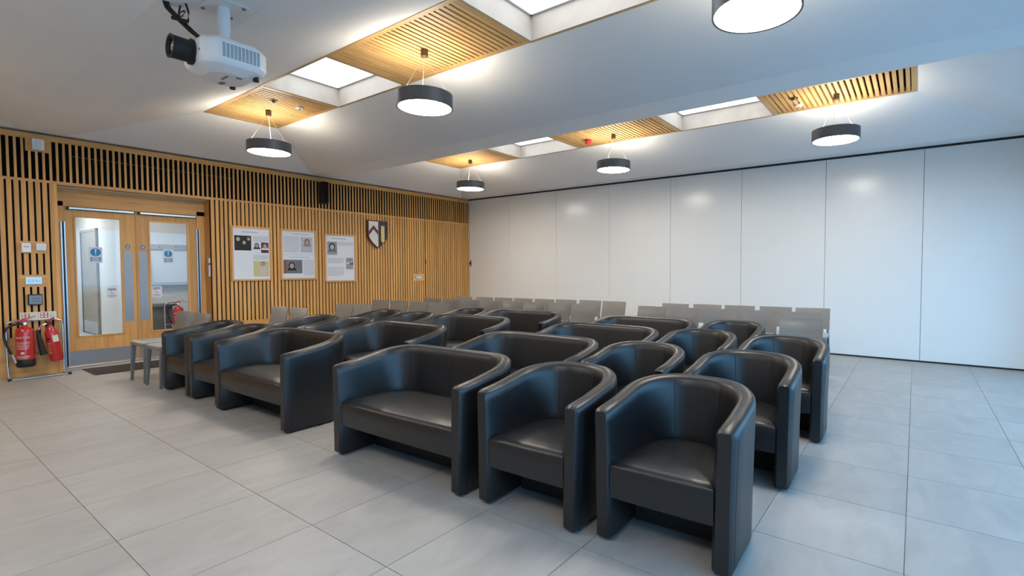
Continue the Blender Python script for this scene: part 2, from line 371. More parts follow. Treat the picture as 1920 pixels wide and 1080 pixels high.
# window wall and near wall ------------------------------------------------
wr = MB(); wr.box(XW, XW+.14, YN, YB+.12, 2.50, ZC+.02); wr.box(XW, XW+.14, YN-.1, YN, 0, ZC+.02); wr.box(XW, XW+.14, 7.75, YB+.12, 0, 2.5)
wall_right = struct(wr.build('wall_right', 'white'))
ny = 7; span = (7.75-YN)/ny
for k in range(ny):
    nw += 1; o = snode('window_%d' % nw, (XW+.05, YN+span*(k+.5), 0)); w = span/2
    fr = MB()
    for b in ((-w, -w+.05, 0, 2.5), (w-.05, w, 0, 2.5), (-w+.05, w-.05, 0, .06), (-w+.05, w-.05, 2.44, 2.5)): fr.box(-.03, .04, *b)
    fr.build('window_frame', 'shade', o); box('pane', 'glass', (0, .008, -w+.05, w-.05, .06, 2.44), o)
wn = MB(); wn.box(XA-.3, XW, YN-.1, YN, 0, ZC+.02)
wall_front = struct(wn.build('wall_front', 'darkwall'))
struct(box('terrace', 'paver', (-30, 40, -40, 32, -.30, -.065)))

# lobby behind the glazed doors --------------------------------------------
LX = -11.62
lb = MB(); lb.box(-15.0, XA-.06, .9, 5.2, -.05, -.002); struct(lb.build('lobby_floor', 'lobbyfloor'))
lw = MB()
lw.box(LX-.1, LX, 2.72, 5.2, 0, 2.6); lw.box(-14.8, LX-.1, 2.66, 2.76, 0, 2.6); lw.box(-14.9, -14.8, .9, 2.76, 0, 2.6)
lw.box(-14.9, XA-.16, .8, .9, 0, 2.6); lw.box(LX-.1, XA-.16, 5.2, 5.3, 0, 2.6)
lw.box(DX-.09, XA-.061, .9, RY0-.021, 0, 2.31); lw.box(DX-.09, XA-.061, RY1+.021, 5.2, 0, 2.31); lw.box(DX-.09, DX-.051, RY0-.021, RY1+.021, 2.146, 2.31); lw.box(DX-.09, XA-.165, .9, 5.2, 2.31, 2.6)
struct(lw.build('wall_lobby', 'white')); struct(box('ceiling_lobby', 'plaster', (-15, XA-.161, .8, 5.3, 2.6, 2.65)))
for px, py, nm in ((-10.3, 2.5, 'nearer the glazed doors'), (-13.2, 1.8, 'farther down the lobby')):
    t = thing('lobby_light', 'square recessed lobby ceiling light '+nm, 'ceiling light', (px, py, 2.6))
    box('frame', 'wplastic', (-.32, .32, -.32, .32, -.012, -.0005), t); box('diffuser', emit('lobby_diffuser', (.97, .99, 1, 1), 16), (-.29, .29, -.29, .29, -.018, -.012), t)
dr = thing('lobby_door', 'beige lobby door with steel kick plate seen through the glazed door', 'door', (-13.4, 2.66, 0))
box('door_leaf', 'doorgrey', (-.53, .53, -.03, -.001, .01, 2.02), dr); box('kick_plate', 'alu', (-.5, .5, -.034, -.03, .02, .25), dr)
for b in ((-.58, -.53, 0, 2.07), (.53, .58, 0, 2.07), (-.53, .53, 2.02, 2.07)): box('architrave', 'cab' if b[0] == -.58 else 'doorgrey', (b[0], b[1], -.04, -.001, b[2], b[3]), dr)
MB().tube([(.18, -.03, 1.02), (.18, -.075, 1.02), (.02, -.075, 1.02)], .011, 8).build('handle', 'chrome', dr)
bx_ = thing('lobby_entry_box', 'small dark grey call box on lobby wall', 'call box', (-14.8, 2.52, 1.33)); box('case', 'cab', (.0, .06, -.07, .07, -.13, .13), bx_, .008); box('face_plate', 'slate', (.06, .063, -.05, .05, -.1, .1), bx_)
cr = thing('coat_rail', 'pale coat rail with hooks on lobby wall', 'coat rail', (LX, 3.5, 1.70)); box('rail', 'palewood', (0, .03, -.6, .6, -.05, .05), cr, .004)
for k in range(5): MB().tube([(.03, -.5+.25*k, 0), (.08, -.5+.25*k, -.01), (.09, -.5+.25*k, .03)], .007, 6).build('hook', 'steel', cr)
co = MB(); R_ = []
for z, w, d in ((1.66, .05, .03), (1.58, .16, .05), (1.45, .19, .07), (1.2, .20, .08), (.95, .21, .08)): R_.append([(LX+.11+d*math.cos(a), 2.92+w*.8*math.sin(a)*(1+.06*math.sin(5*a)), z) for a in [2*math.pi*i/20 for i in range(20)]])
tag(co.rings(R_).build('hanging_coat', 'coat', None, 0, True), 'dark navy coat hanging in the lobby from coat rail', 'coat')
nb = thing('shelf_unit', 'grey worktop cabinet under the lobby coat rail', 'cabinet', (LX, 3.1, 0)); box('carcass', 'cab', (0.002, .4, -.22, .22, .0, .60), nb); box('worktop', 'textdark', (0.002, .43, -.25, .25, .60, .64), nb); box('edge_strip', 'alu', (.4, .405, -.22, -.19, .02, .60), nb)
ws = thing('wall_shelf', 'narrow dark ledge on the lobby wall above cabinet', 'shelf', (LX, 3.4, 1.03)); box('shelf_board', 'midgrey', (0, .10, -.6, .6, -.03, .0), ws); box('lip', 'textgrey', (.1, .108, -.6, .6, -.05, .01), ws)

# ------------------------------------------------------------------ pendants
def make_pendant():
    t = thing('pendant_lamp', '', 'pendant lamp')
    R, hh = .25, .125
    s = MB().lathe([(R-.012, 0.002), (R, 0), (R, hh), (R-.012, hh), (R-.012, 0.002)], n=48, cap0=False, cap1=False).build('lamp_shade', 'shade', t, 0, True)
    MB().lathe([(R-.0125, .004), (R-.0125, .012)], n=48).build('diffuser', 'lamp_down', t)
    MB().lathe([(R-.0125, hh-.03), (R-.0125, hh-.022)], n=48).build('uplight_diffuser', 'lamp_up', t)
    top = ZS-.006-2.755
    MB().lathe([(.034, top-.06), (.034, top), ], n=20).build('canopy', 'bronze', t, .003)
    for k in range(3):
        a = 2*math.pi*k/3+.5
        MB().tube([(.22*math.cos(a), .22*math.sin(a), hh-.01), (.012*math.cos(a), .012*math.sin(a), top-.06)], .0022, 5).build('suspension_wire', 'wire', t)
    return t
LAMPX = [-6.76, -3.735, -.79]
pend = None
for bi, yc in ((1, 3.055), (2, 6.555), (0, -.42)):  # near-wall bay lamps are out of view, added to brighten the left side
    for li, lx in enumerate(LAMPX):
        o = make_pendant() if pend is None else copy_tree(pend)
        if pend is None: pend = o
        o.location = (lx, yc, 2.755)
        tag(o, 'round grey drum pendant lamp under %s, %s' % (bayname[bi], endname[li]), 'pendant lamp', 'drum pendants in the ceiling bays')
# ceiling fittings
def detector(x, y, label, kind):
    t = thing('smoke_detector' if kind else 'ceiling_sensor', label, 'detector', (x, y, ZS))
    MB().lathe([(.045, 0), (.045, -.012), (.036, -.022), (.0, -.024)] if kind else [(.05, 0), (.05, -.006), (.034, -.007), (.028, -.016), (0, -.018)], n=20, cap1=False).build('housing', 'wplastic' if kind else 'bronze', t, 0, True)
    MB().lathe([(.018, -.022), (.012, -.034), (0, -.035)], n=14, cap1=False).build('sensor_head', 'midgrey', t, 0, True)
detector(-6.307, 2.91, 'round dark spot fitting beside dome sensor, middle bay by oak wall', 0); detector(-6.309, 3.22, 'white dome sensor on oak ceiling panel, middle bay by oak wall', 1)
detector(-1.222, 6.42, 'round dark spot fitting beside dome sensor, bay beside partition', 0); detector(-1.218, 6.72, 'white dome sensor on oak ceiling panel, bay beside partition', 1)
t = thing('fire_alarm', 'small red fire alarm sounder on slatted oak ceiling panel', 'fire alarm', (-4.215, 6.60, ZS-.001))
MB().lathe([(.05, 0), (.052, -.02)], n=20).build('base', 'red', t); MB().lathe([(.044, -.02), (.046, -.06), (.03, -.075), (0, -.076)], n=20, cap1=False).build('sounder', 'red', t, 0, True)
MB().lathe([(.0465, -.034), (.0465, -.05)], n=20).build('beacon_band', 'redprint', t)

# ------------------------------------------------------------------ projector
pj = thing('projector', 'white ceiling projector with large black lens on a bracket', 'projector', (-3.6, 1.372, 2.57))
def orect(x0, x1, y0, y1, c, z): return [(x0+c, y0, z), (x1-c, y0, z), (x1, y0+c, z), (x1, y1-c, z), (x1-c, y1, z), (x0+c, y1, z), (x0, y1-c, z), (x0, y0+c, z)]
bd = MB().rings([orect(-.13, .12, -.10, .12, .06, -.098), orect(-.185, .185, -.165, .175, .07, -.065), orect(-.20, .20, -.175, .19, .07, -.035), orect(-.20, .20, -.175, .19, .07, .07), orect(-.18, .18, -.155, .17, .07, .095)]).build('body', 'wplastic', pj, .008, True)
vt = MB()
for r in range(9):
    for c in range(10): vt.box(.1985, .2015, -.085+c*.021, -.085+c*.021+.015, -.028+r*.0095, -.028+r*.0095+.0055)
vt.build('vent_grille', 'vent', pj)['kind'] = 'stuff'
ln = MB().lathe([(.074, -.17), (.076, -.185), (.064, -.19), (.066, -.275), (.070, -.285), (.058, -.286), (.052, -.27)], (0, 0, .01), 'y', 32, cap1=False).build('lens_barrel', 'black', pj, 0, True)
MB().lathe([(.0535, -.262), (.04, -.270), (.02, -.276), (.001, -.278)], (0, 0, .01), 'y', 28).build('lens_glass', 'lens', ln, 0, True)
MB().lathe([(.008, -.178), (.008, -.172)], (.115, 0, .0), 'y', 12).build('sensor_window', 'vent', pj)
for x, y_ in ((.12, .13), (-.15, .1)): MB().lathe([(.014, -.075), (.017, -.098), (.017, -.11)], (x, y_, .01), 'z', 14).build('foot', 'black', pj)
for b in ((-.02, .07, -.02, -.005), (.07, .1, .03, .06), (-.12, -.06, .0, .03)): box('underside_label', 'vent', (b[0], b[1], b[2], b[3], -.0995, -.098), pj)
tz = ZC-2.57
MB().prism([(-.12, -.1), (.12, -.1), (.12, .1), (-.12, .1)], 'z', tz-.008, tz-.0005).build('ceiling_plate', 'wplastic', pj, .002)
for sx in (-1, 1):
    for sy in (-1, 1): MB().lathe([(.011, tz-.016), (.011, tz-.008)], (sx*.095, sy*.078, 0), 'z', 10).build('bolt', 'vent', pj)
pl = MB().lathe([(.036, tz-.008), (.036, .20), (.032, .195), (.032, .15)], n=24).build('pole', 'wplastic', pj, 0, True)
MB().lathe([(.028, .15), (.026, .12), (.05, .115), (.05, .095)], n=20).build('swivel_joint', 'vent', pj, 0, True)
box('bracket', 'wplastic', (-.07, -.03, -.03, .03, .095, .15), pj, .004)
cb = thing('cable_bundle', 'black cables hanging from ceiling into the projector', 'cable', (-3.8, 1.2, ZC))
for k, (dx, dy) in enumerate(((0, 0), (.012, .004), (-.010, .006), (.004, -.01))):
    MB().tube([(-.02+dx, -.06+dy, .0), (-.03+dx, -.045+dy, -.03), (.0+dx, .0+dy, -.09), (.05+dx, .05+dy, -.16), (.10+dx*.5, .11, -.225), (.13+dx*.3, .14, -.256)], .0095, 7).build('cable', 'black', cb, 0, True)
MB().tube([(.055, .02, 0), (.065, .03, -.05), (.06, .03, -.10), (.03, .01, -.125), (.0, -.0, -.10)], .006, 7).build('cable', 'black', cb, 0, True)
MB().tube([(.0, .01, 0), (.0, .0, -.05), (.015, .0, -.1)], .005, 6).build('cable', 'black', cb, 0, True)
MB().tube([(.02+.028*math.cos(a), .01+.012*math.sin(a*1.1), -.055+.022*math.sin(a)) for a in [i*.45 for i in range(27)]], .0022, 5).build('cable_loop', 'black', cb, 0, True)
MB().tube([(-.018, -.03, -.085), (.05, .03, -.105)], .011, 6).build('cable_tie', 'black', cb)

# ------------------------------------------------------------------ tub armchairs
def upath(Wd, D, Rc, n=10):
    P = [(-Wd/2, 0, -1, 0), (-Wd/2, .02, -1, 0), (-Wd/2, (D-Rc)*.5, -1, 0), (-Wd/2, D-Rc, -1, 0)]
    for i in range(1, n+1):
        a = math.pi-i/n*math.pi/2; P.append((-Wd/2+Rc+Rc*math.cos(a), D-Rc+Rc*math.sin(a), math.cos(a), math.sin(a)))
    if Wd > 2*Rc+.1: P.append((0, D, 0, 1))
    for i in range(0 if Wd > 2*Rc+.01 else 1, n+1):
        a = math.pi/2-i/n*math.pi/2; P.append((Wd/2-Rc+Rc*math.cos(a), D-Rc+Rc*math.sin(a), math.cos(a), math.sin(a)))
    P += [(Wd/2, (D-Rc)*.5, 1, 0), (Wd/2, .02, 1, 0), (Wd/2, 0, 1, 0)]
    return P
TH = .082
def ztop(y, D):
    s = max(0, min(1, (y-.02)/(D-.05))); return .622+.083*(s*s*(3-2*s)*.6+s*.4)
def make_tub(Wd, two):
    D, Rc = .62, .30
    t = thing('tub_sofa' if two else 'tub_armchair', '', 'sofa' if two else 'armchair')
    P = upath(Wd, D, Rc, 10); R = []
    def section(px, py, nx, ny, inset=0):
        zt = ztop(py, D); kb = max(0, min(1, (py-.04)/.3)); kb = kb*kb*(3-2*kb)
        sec = [(.020, .012), (.010, .03), (.006, .30), (.0, zt*.8), (-.003, zt-.045), (.0, zt-.016), (.014, zt-.003), (TH*.5, zt+.003), (TH-.016, zt-.004), (TH-.001, zt-.022), (TH+.006*kb, zt-.06), (TH+.006+.045*kb, .42), (TH+.008+.05*kb, .36), (TH+.010, .20), (TH+.012, .03), (TH, .012)]
        if inset:
            c = TH/2; sec = [(c+(d-c)*(1-inset/c), min(max(z, .012+inset), zt-inset)) for d, z in sec]
        return [(px-nx*d, py-ny*d, z) for d, z in sec]
    for i, p in enumerate(P):
        if i in (0, len(P)-1): R.append(section(*p, inset=.014))
        else: R.append(section(*p))
    sh = MB().rings(R).build('shell', 'leather', t, 0, True)
    # seat
    Pi = upath(Wd-2*TH-.006, D-TH-.004, Rc-TH+.01, 8)
    out = [(p[0], max(p[1], .012)) for p in Pi]
    o2 = [out[0]]
    for q in out[1:]:
        if (q[0]-o2[-1][0])**2+(q[1]-o2[-1][1])**2 > 1e-6: o2.append(q)
    nfr = 5
    fr = [(o2[-1][0]+(o2[0][0]-o2[-1][0])*k/nfr, o2[0][1]) for k in range(1, nfr)]
    out = o2+fr
    cx, cy = 0, .26
    def lvl(ins, z, bow=0):
        r = []
        for x, y_ in out:
            sx = (x-cx); sy = (y_-cy)
            r.append((x-math.copysign(min(ins, abs(sx)), sx), y_-math.copysign(min(ins, abs(sy)), sy)-(bow*(1-(2*x/Wd)**2) if y_ < .03 else 0), z))
        return r
    RR = [lvl(.012, .205), lvl(0, .215, .004), lvl(0, .30, .012), lvl(0, .355, .008), lvl(.008, .372, .004), lvl(.03, .382), lvl(.10, .392), lvl(.18, .397)]
    st = MB().rings(RR).build('seat_cushion', 'leather', t, 0, True)
    box('base_panel', 'seam', (-Wd/2+TH+.012, Wd/2-TH-.012, .27, .30, .006, .21), t)
    # seams on the inside of the back and on the outer arm edges
    def seam_at(px, py, nx, ny, d, z0, z1, off):
        b = MB(); tx, ty = -ny, nx
        pts = []
        for z in (z0, z1): pts += [(px-nx*(d-off)+tx*.0016, py-ny*(d-off)+ty*.0016, z), (px-nx*(d-off)-tx*.0016, py-ny*(d-off)-ty*.0016, z), (px-nx*(d+off)-tx*.0016, py-ny*(d+off)-ty*.0016, z), (px-nx*(d+off)+tx*.0016, py-ny*(d+off)+ty*.0016, z)]
        b.rings([pts[:4], pts[4:]]); b.build('seam', 'seam', sh)
    def seam_in(px, py, nx, ny, zt):
        tx, ty = -ny*.0016, nx*.0016; R2 = []
        for d, z in ((TH+.051, .42), (TH+.006, zt-.06), (TH-.001, zt-.03)):
            R2.append([(px-nx*(d+o_)+tx*s_, py-ny*(d+o_)+ty*s_, z) for o_, s_ in ((-.002, 1), (-.002, -1), (.0022, -1), (.0022, 1))])
        MB().rings(R2).build('seam', 'seam', sh)
    k = 4+6
    p = P[k]; seam_in(*p, ztop(p[1], D))
    p = P[len(P)-1-k]; seam_in(*p, ztop(p[1], D))
    for sx in (-1, 1):
        R2 = [[(sx*(Wd/2-d+o_), .05+s_*.0014, z) for o_, s_ in ((.0012, 1), (.0012, -1), (-.003, -1), (-.003, 1))] for d, z in ((.010, .04), (.006, .30), (.0, ztop(.05, D)*.8), (-.003, ztop(.05, D)-.047))]
        MB().rings(R2).build('seam', 'seam', sh)
    if two:
        seam_in(0, D, 0, 1, .70)
    for sx in (-1, 1):
        for yy in (.07, .3): MB().lathe([(.016, 0.0), (.016, .014)], (sx*(Wd/2-TH/2), yy, 0), 'z', 10).build('glide', 'black', t)
    return t
two_p = make_tub(1.23, True); one_p = make_tub(.648, False)
TUBS = dict(R1=[('t', -2.635, 1.855), ('s', -1.605, 1.905), ('s', -.895, 1.965)], R2=[('t', -2.598, 2.858), ('s', -1.63, 2.95), ('s', -.876, 2.973)],
            R3=[('t', -2.54, 3.85), ('s', -1.575, 4.02), ('s', -.846, 3.949)], R4=[('t', -2.53, 4.80), ('s', -1.565, 4.975)],
            L1=[('t', -4.53, 1.83), ('s', -5.485, 1.84), ('s', -6.15, 1.82)], L2=[('t', -4.345, 2.825), ('s', -5.30, 2.86), ('s', -5.965, 2.80)],
            L3=[('t', -4.358, 3.80), ('s', -5.315, 3.75), ('s', -5.98, 3.74)], L4=[('t', -4.323, 4.765), ('s', -5.275, 4.71)])
ordn = {1: 'front', 2: 'second', 3: 'third', 4: 'fourth'}
used = {'t': False, 's': False}
for key, row in TUBS.items():
    side = 'open-floor side of aisle' if key[0] == 'R' else 'oak-wall side of aisle'
    for i, (kd, x, yy) in enumerate(row):
        pr = two_p if kd == 't' else one_p
        o = pr if not used[kd] else copy_tree(pr); used[kd] = True
        o.location = (x, yy, 0); o.rotation_euler.z = .03 + random.uniform(-.008, .008)
        if kd == 't': tag(o, 'two-seat black leather tub sofa in the %s row, %s' % (ordn[int(key[1])], side), 'sofa', 'black tub sofas flanking the aisle')
        else:
            pos = 'beside the sofa' if i == 1 else 'outermost of its row'
            tag(o, 'single black leather tub armchair, %s row, %s, %s' % (ordn[int(key[1])], side, pos), 'armchair', 'black tub armchairs in rows')

# ------------------------------------------------------------------ grey stacking chairs
def make_stack():
    t = thing('stacking_chair', '', 'chair')
    def rr(w, y0, y1, c, z):
        pts = []
        for cx, cy, a0 in ((w-c, y1-c, 0), (-w+c, y1-c, 90), (-w+c, y0+c, 180), (w-c, y0+c, 270)):
            for k in range(4):
                a = math.radians(a0+30*k); pts.append((cx+c*math.cos(a), cy+c*math.sin(a), z))
        return pts
    MB().rings([rr(.196, .0, .43, .03, .405), rr(.202, -.005, .435, .035, .415), rr(.202, -.005, .435, .035, .438)]).build('seat', 'plastic', t, 0, True)
    MB().rings([rr(.198, 0, .425, .035, .438), rr(.200, 0, .425, .035, .450), rr(.188, .012, .41, .04, .457), rr(.12, .1, .33, .05, .453)]).build('seat_pad', 'pad', t, 0, True)
    for sx in (-1, 1):
        def sq(x, y_, z, a, b): return [(x-a, y_-b, z), (x+a, y_-b, z), (x+a, y_+b, z), (x-a, y_+b, z)]
        MB().rings([sq(sx*.190, .005, 0, .012, .013), sq(sx*.182, .028, .41, .019, .021)]).build('leg', 'legg', t, .004, True)
        MB().rings([sq(sx*.196, .49, 0, .012, .015), sq(sx*.186, .425, .42, .016, .022), sq(sx*.180, .442, .52, .012, .014), sq(sx*.170, .475, .66, .006, .006)]).build('leg', 'legg', t, .004, True)
    R = []
    for k in range(9):
        u = -1+k/4; x = .203*u; bow = .022*(1-u*u)
        def yb(z): return .418+bow+(z-.50)*.24
        R.append([(x, yb(.50)-.006, .502), (x, yb(.63)-.008, .63), (x, yb(.755)-.006, .757), (x, yb(.762), .765), (x, yb(.755)+.007, .757), (x, yb(.63)+.008, .63), (x, yb(.50)+.006, .502)])
    MB().rings(R).build('backrest', 'plastic', t, 0, True)
    return t
stk = make_stack(); first = True
A = [(-7.20, 2.27), (-6.72, 2.28)]; A2 = [(-7.08, 3.31), (-6.63, 3.34)]; A3 = [(-6.98, 4.20), (-6.54, 4.22)]
A4 = [(-7.25, 5.0), (-6.81, 5.04), (-6.37, 5.07), (-5.92, 5.09)]
B5 = [(-6.96, 5.83), (-6.53, 5.88), (-6.09, 5.90), (-5.66, 5.93), (-5.24, 6.02), (-4.82, 6.05), (-4.39, 6.12), (-3.95, 6.12)]
B6 = [(-6.92, 6.55), (-6.47, 6.63), (-6.04, 6.68), (-5.62, 6.73), (-5.20, 6.79), (-4.78, 6.85), (-4.34, 6.91), (-3.88, 6.90)]
C5 = [(-2.92, 6.25), (-2.47, 6.27), (-2.0, 6.32), (-1.54, 6.36), (-1.06, 6.40)]; C6 = [(-2.89, 6.99), (-2.43, 7.03), (-1.98, 7.07), (-1.525, 7.13), (-1.07, 7.18)]
nth = ['first', 'second', 'third', 'fourth', 'fifth', 'sixth', 'seventh', 'eighth']
def put(lst, fmt):
    global first
    for i, (x, yb_) in enumerate(lst):
        o = stk if first else copy_tree(stk); first = False
        o.location = (x, yb_-.482, 0); o.rotation_euler.z = .045+random.uniform(-.015, .015)
        tag(o, fmt % nth[i] if '%s' in fmt else fmt, 'chair', 'grey stacking chairs among and behind the armchairs')
put(A, 'grey stacking chair, %s from oak wall in the front row by the doors')
put(A2, 'grey stacking chair, %s from oak wall in the second row')
put(A3, 'grey stacking chair, %s from oak wall in the third row')
put(A4, 'grey stacking chair, %s from oak wall in the fourth row')
put(B5, 'grey stacking chair, %s from oak wall in last-but-one row')
put(B6, 'grey stacking chair, %s from oak wall in row nearest white partition')
put(C5, 'grey stacking chair, %s past the aisle in last-but-one row')
put(C6, 'grey stacking chair, %s past the aisle in row nearest white partition')
put([(-.93, 5.58)], 'grey stacking chair ending the fourth armchair row, beside the open floor')

# ------------------------------------------------------------------ wall fittings
def wt(name, label, cat, y_, z, dx=.003): return thing(name, label, cat, (XA+dx, y_, z))
def ell(mb, cy, cz, ry, rz, x0, x1, n=18, a0=0, a1=360):
    mb.prism([(cy+ry*math.cos(math.radians(a0+(a1-a0)*k/n)), cz+rz*math.sin(math.radians(a0+(a1-a0)*k/n))) for k in range(n + (a1-a0 < 360))], 'x', x0, x1); return mb
def poster(y0, y1, z0, z1, which):
    t = wt('framed_poster', which, 'poster', (y0+y1)/2, (z0+z1)/2); w, h = (y1-y0)/2, (z1-z0)/2
    for b in ((-w, -w+.028, -h, h), (w-.028, w, -h, h)): box('frame', 'oak', (0, .022, *b), t, .002)
    for b in ((-w+.028, w-.028, -h, -h+.028), (-w+.028, w-.028, h-.028, h)): box('frame', 'oak_h', (0, .022, *b), t, .002)
    p = box('paper', 'paper', (0.001, .008, -w+.028, w-.028, -h+.028, h-.028), t)
    W2, H2 = w-.028, h-.028
    def pr(u0, u1, v0, v1, m, name='print_block', x=0): return box(name, m, (.008+x, .0086+x, -W2+2*W2*u0, -W2+2*W2*u1, H2-2*H2*v1, H2-2*H2*v0), p)
    def lines(u0, u1, v0, v1, n, m='textgrey'):
        for k in range(n): v = v0+(v1-v0)*(k+.2)/n; pr(u0, u1-(.15*(u1-u0) if k == n-1 else 0), v, v+(v1-v0)/n*.5, m, 'text_line')
    def bust(u, v, s, hair, skin, cloth):
        cy, cz = -W2+2*W2*u, H2-2*H2*v
        ell(MB(), cy, cz-s*1.75, s*1.5, s*1.3, .0087, .0090, 16, 0, 180).build('figure_print', cloth, p)
        ell(MB(), cy, cz, s*1.05, s*1.2, .0090, .0092).build('figure_print', hair, p)
        ell(MB(), cy, cz-s*.15, s*.68, s*.85, .0092, .0094).build('figure_print', skin, p)
    return pr, lines, bust
pr, lines, bust = poster(3.31, 3.90, 1.095, 1.955, 'oak-framed poster with four photos, the one closest to the doors')
lines(.25, .75, .06, .10, 1); pr(.04, .49, .15, .44, 'black')
bust(.14, .22, .03, 'textdark', 'yellowprint', 'black'); bust(.30, .28, .035, 'black', 'skin', 'black'); bust(.42, .21, .026, 'brownprint', 'skin', 'black')
lines(.54, .97, .15, .26, 5); bust(.64, .33, .035, 'textdark', 'midgrey', 'black'); pr(.76, .97, .27, .48, 'maroon'); bust(.87, .34, .035, 'brownprint', 'skin', 'paper')
lines(.54, .97, .52, .62, 5); pr(.54, .97, .64, .95, 'yellowprint'); bust(.80, .70, .03, 'textdark', 'skin', 'pink'); pr(.72, .90, .78, .93, 'pink', 'figure_print', .0015)
lines(.05, .50, .50, .93, 16, 'paper')
pr, lines, bust = poster(4.04, 4.645, 1.10, 1.953, 'oak-framed poster with two photos, between the other two posters')
lines(.3, .9, .05, .08, 1); lines(.04, .52, .11, .46, 14); pr(.56, .93, .12, .45, 'textgrey'); bust(.76, .22, .045, 'brownprint', 'skin', 'slate')
pr(.0, 1, .495, .502, 'textgrey'); lines(.2, .95, .54, .57, 1); pr(.03, .60, .61, .90, 'brownprint'); pr(.12, .60, .61, .90, 'textdark', x=.0002); bust(.28, .73, .05, 'navy', 'skin', 'black')
lines(.63, .97, .60, .95, 14)
pr, lines, bust = poster(4.795, 5.40, 1.048, 1.92, 'oak-framed poster with two grey photos, the one beside the shield')
lines(.2, .8, .05, .09, 1); pr(.04, .38, .14, .43, 'midgrey'); bust(.21, .25, .055, 'black', 'textgrey', 'textdark'); lines(.42, .97, .14, .22, 4)
lines(.05, .62, .50, .62, 5); lines(.05, .62, .70, .90, 8); pr(.69, .95, .49, .75, 'midgrey'); bust(.77, .57, .028, 'textdark', 'textgrey', 'paper'); bust(.88, .58, .028, 'textdark', 'textgrey', 'black')
# shield
sh = wt('shield_crest', 'painted heraldic shield with chevron and gold wheat ear on slats', 'shield', 5.85, 1.955, .02)
def shield(w, h, n=10):
    P = [(-w, h), (w, h), (w, -.05*h)]
    for k in range(1, n+1): a = k/n*math.pi/2; tt = k/n; P.append((w*(1-tt**1.75), -.05*h-.95*h*tt))
    L_ = [(-x, z) for x, z in P[3:-1]][::-1]
    return P + L_ + [(-w, -.05*h)]
MB().prism(shield(.218, .272), 'x', .0, .035).build('back_board', 'maroon', sh, .002)
full = shield(.197, .250)
MB().prism([p for p in full if p[0] >= 0] + [(0, .250)], 'x', .035, .040).build('navy_field', 'navy', sh)
lf_ = [p for p in full if p[0] < 0]
MB().prism([(0, .250), (0, -.250)] + lf_[1:] + lf_[:1], 'x', .035, .040).build('ivory_field', 'ivory', sh)
for k in range(14): box('indent_tooth', 'ivory', (.036, .0405, -.001, .012, .235-k*.033-.012, .235-k*.033), sh)
MB().prism([(-.197, .055), (-.1, .175), (-.002, .075), (-.002, .0), (-.1, .098), (-.197, -.022)], 'x', .040, .043).build('chevron', 'maroon', sh)
wh = MB()
for k in range(6):
    for s_ in (-1, 1): wh.prism([(.1, .155-k*.052-.055), (.1+s_*.040, .155-k*.052-.012), (.1+s_*.038, .155-k*.052+.028), (.1+s_*.006, .155-k*.052-.008)], 'x', .040, .048)
wh.prism([(.094, .19), (.106, .19), (.104, -.20), (.096, -.20)], 'x', .040, .044)
wh.build('wheat_ear', 'gold', sh)
# loudspeaker
sp = wt('wall_loudspeaker', 'narrow black loudspeaker on the upper oak slats', 'loudspeaker', 4.76, 2.625)
MB().prism([(.02, -.06), (.16, -.05), (.16, .05), (.02, .06)], 'z', -.19, .19).build('cabinet', 'black', sp, .01, True); box('grille', 'void', (.16, .164, -.045, .045, -.175, .175), sp); box('wall_bracket', 'black', (0, .02, -.03, .03, -.05, .05), sp)
# small fittings
t = wt('motion_sensor', 'white wall box on oak board under the ceiling', 'sensor', 1.276, 2.765); box('case', 'wplastic', (0, .06, -.051, .051, -.065, .065), t, .008); box('sensor_lens', 'paper', (.06, .075, -.02, .02, -.05, .05), t, .006)
t = wt('thermostat', 'square white thermostat box above the light switch', 'thermostat', 1.15, 1.532); box('case', 'wplastic', (0, .035, -.039, .039, -.056, .056), t, .006); box('display_slot', 'textdark', (.035, .0356, -.022, .022, .008, .015), t)
t = wt('blank_plate', 'flat white blank wall plate beside thermostat', 'wall plate', 1.277, 1.546); box('plate', 'wplastic', (0, .012, -.042, .042, -.042, .042), t, .004); box('screw_cover', 'paper', (.012, .0125, -.034, .034, -.03, .03), t)
t = wt('light_switch', 'brushed steel three-button switch plate above the black panel', 'switch', 1.204, 1.14); box('plate', 'alu', (0, .008, -.068, .068, -.045, .045), t, .002)
for k in (-1, 0, 1): box('button', 'wplastic', (.008, .014, k*.035-.012, k*.035+.012, -.015, .015), t, .003)
t = wt('control_panel', 'small slate control panel in black frame above extinguisher signs', 'control panel', 1.207, .913); box('frame', 'black', (0, .025, -.061, .061, -.064, .064), t, .004); box('display', 'slate', (.025, .027, -.05, .055, -.054, .052), t)
for z in (.012, -.018): box('lettering', 'textdark', (.027, .0275, -.03, .035, z-.006, z+.006), t)
for yy, nm in ((1.154, 'farther from doors'), (1.309, 'nearer the doors')):
    t = wt('extinguisher_sign', 'small red and cream extinguisher sign, '+nm, 'sign', yy, .708); box('card', 'cream', (0, .004, -.076, .076, -.052, .055), t)
    box('red_block', 'redprint', (.004, .0045, -.062, .004, -.02, .045), t)
    for k in range(2):
        for j in range(2): box('pictogram', 'cream', (.0045, .0049, -.056+.03*k, -.036+.03*k, -.012+.03*j, .01+.03*j), t)
    for k in range(4): box('text_line', 'textgrey', (.004, .0044, .014, .062-.01*(k % 2), .034-k*.014-.003, .034-k*.014+.003), t)
def jamb(z, h, label, n):
    t = thing('door_switch', label, 'switch', (XA-.09, RY1, z)); box('plate', 'wplastic', (-.026, .026, -.014, 0, -h/2, h/2), t, .003)
    for k in range(n): box('button', 'paper', (-.016, .016, -.018, -.014, -h/2+.012+k*h/n, -h/2-.008+(k+1)*h/n), t)
jamb(1.41, .075, 'small white door button above the double switch in door recess', 1); jamb(1.255, .17, 'white double door switch below the small button in recess', 2)
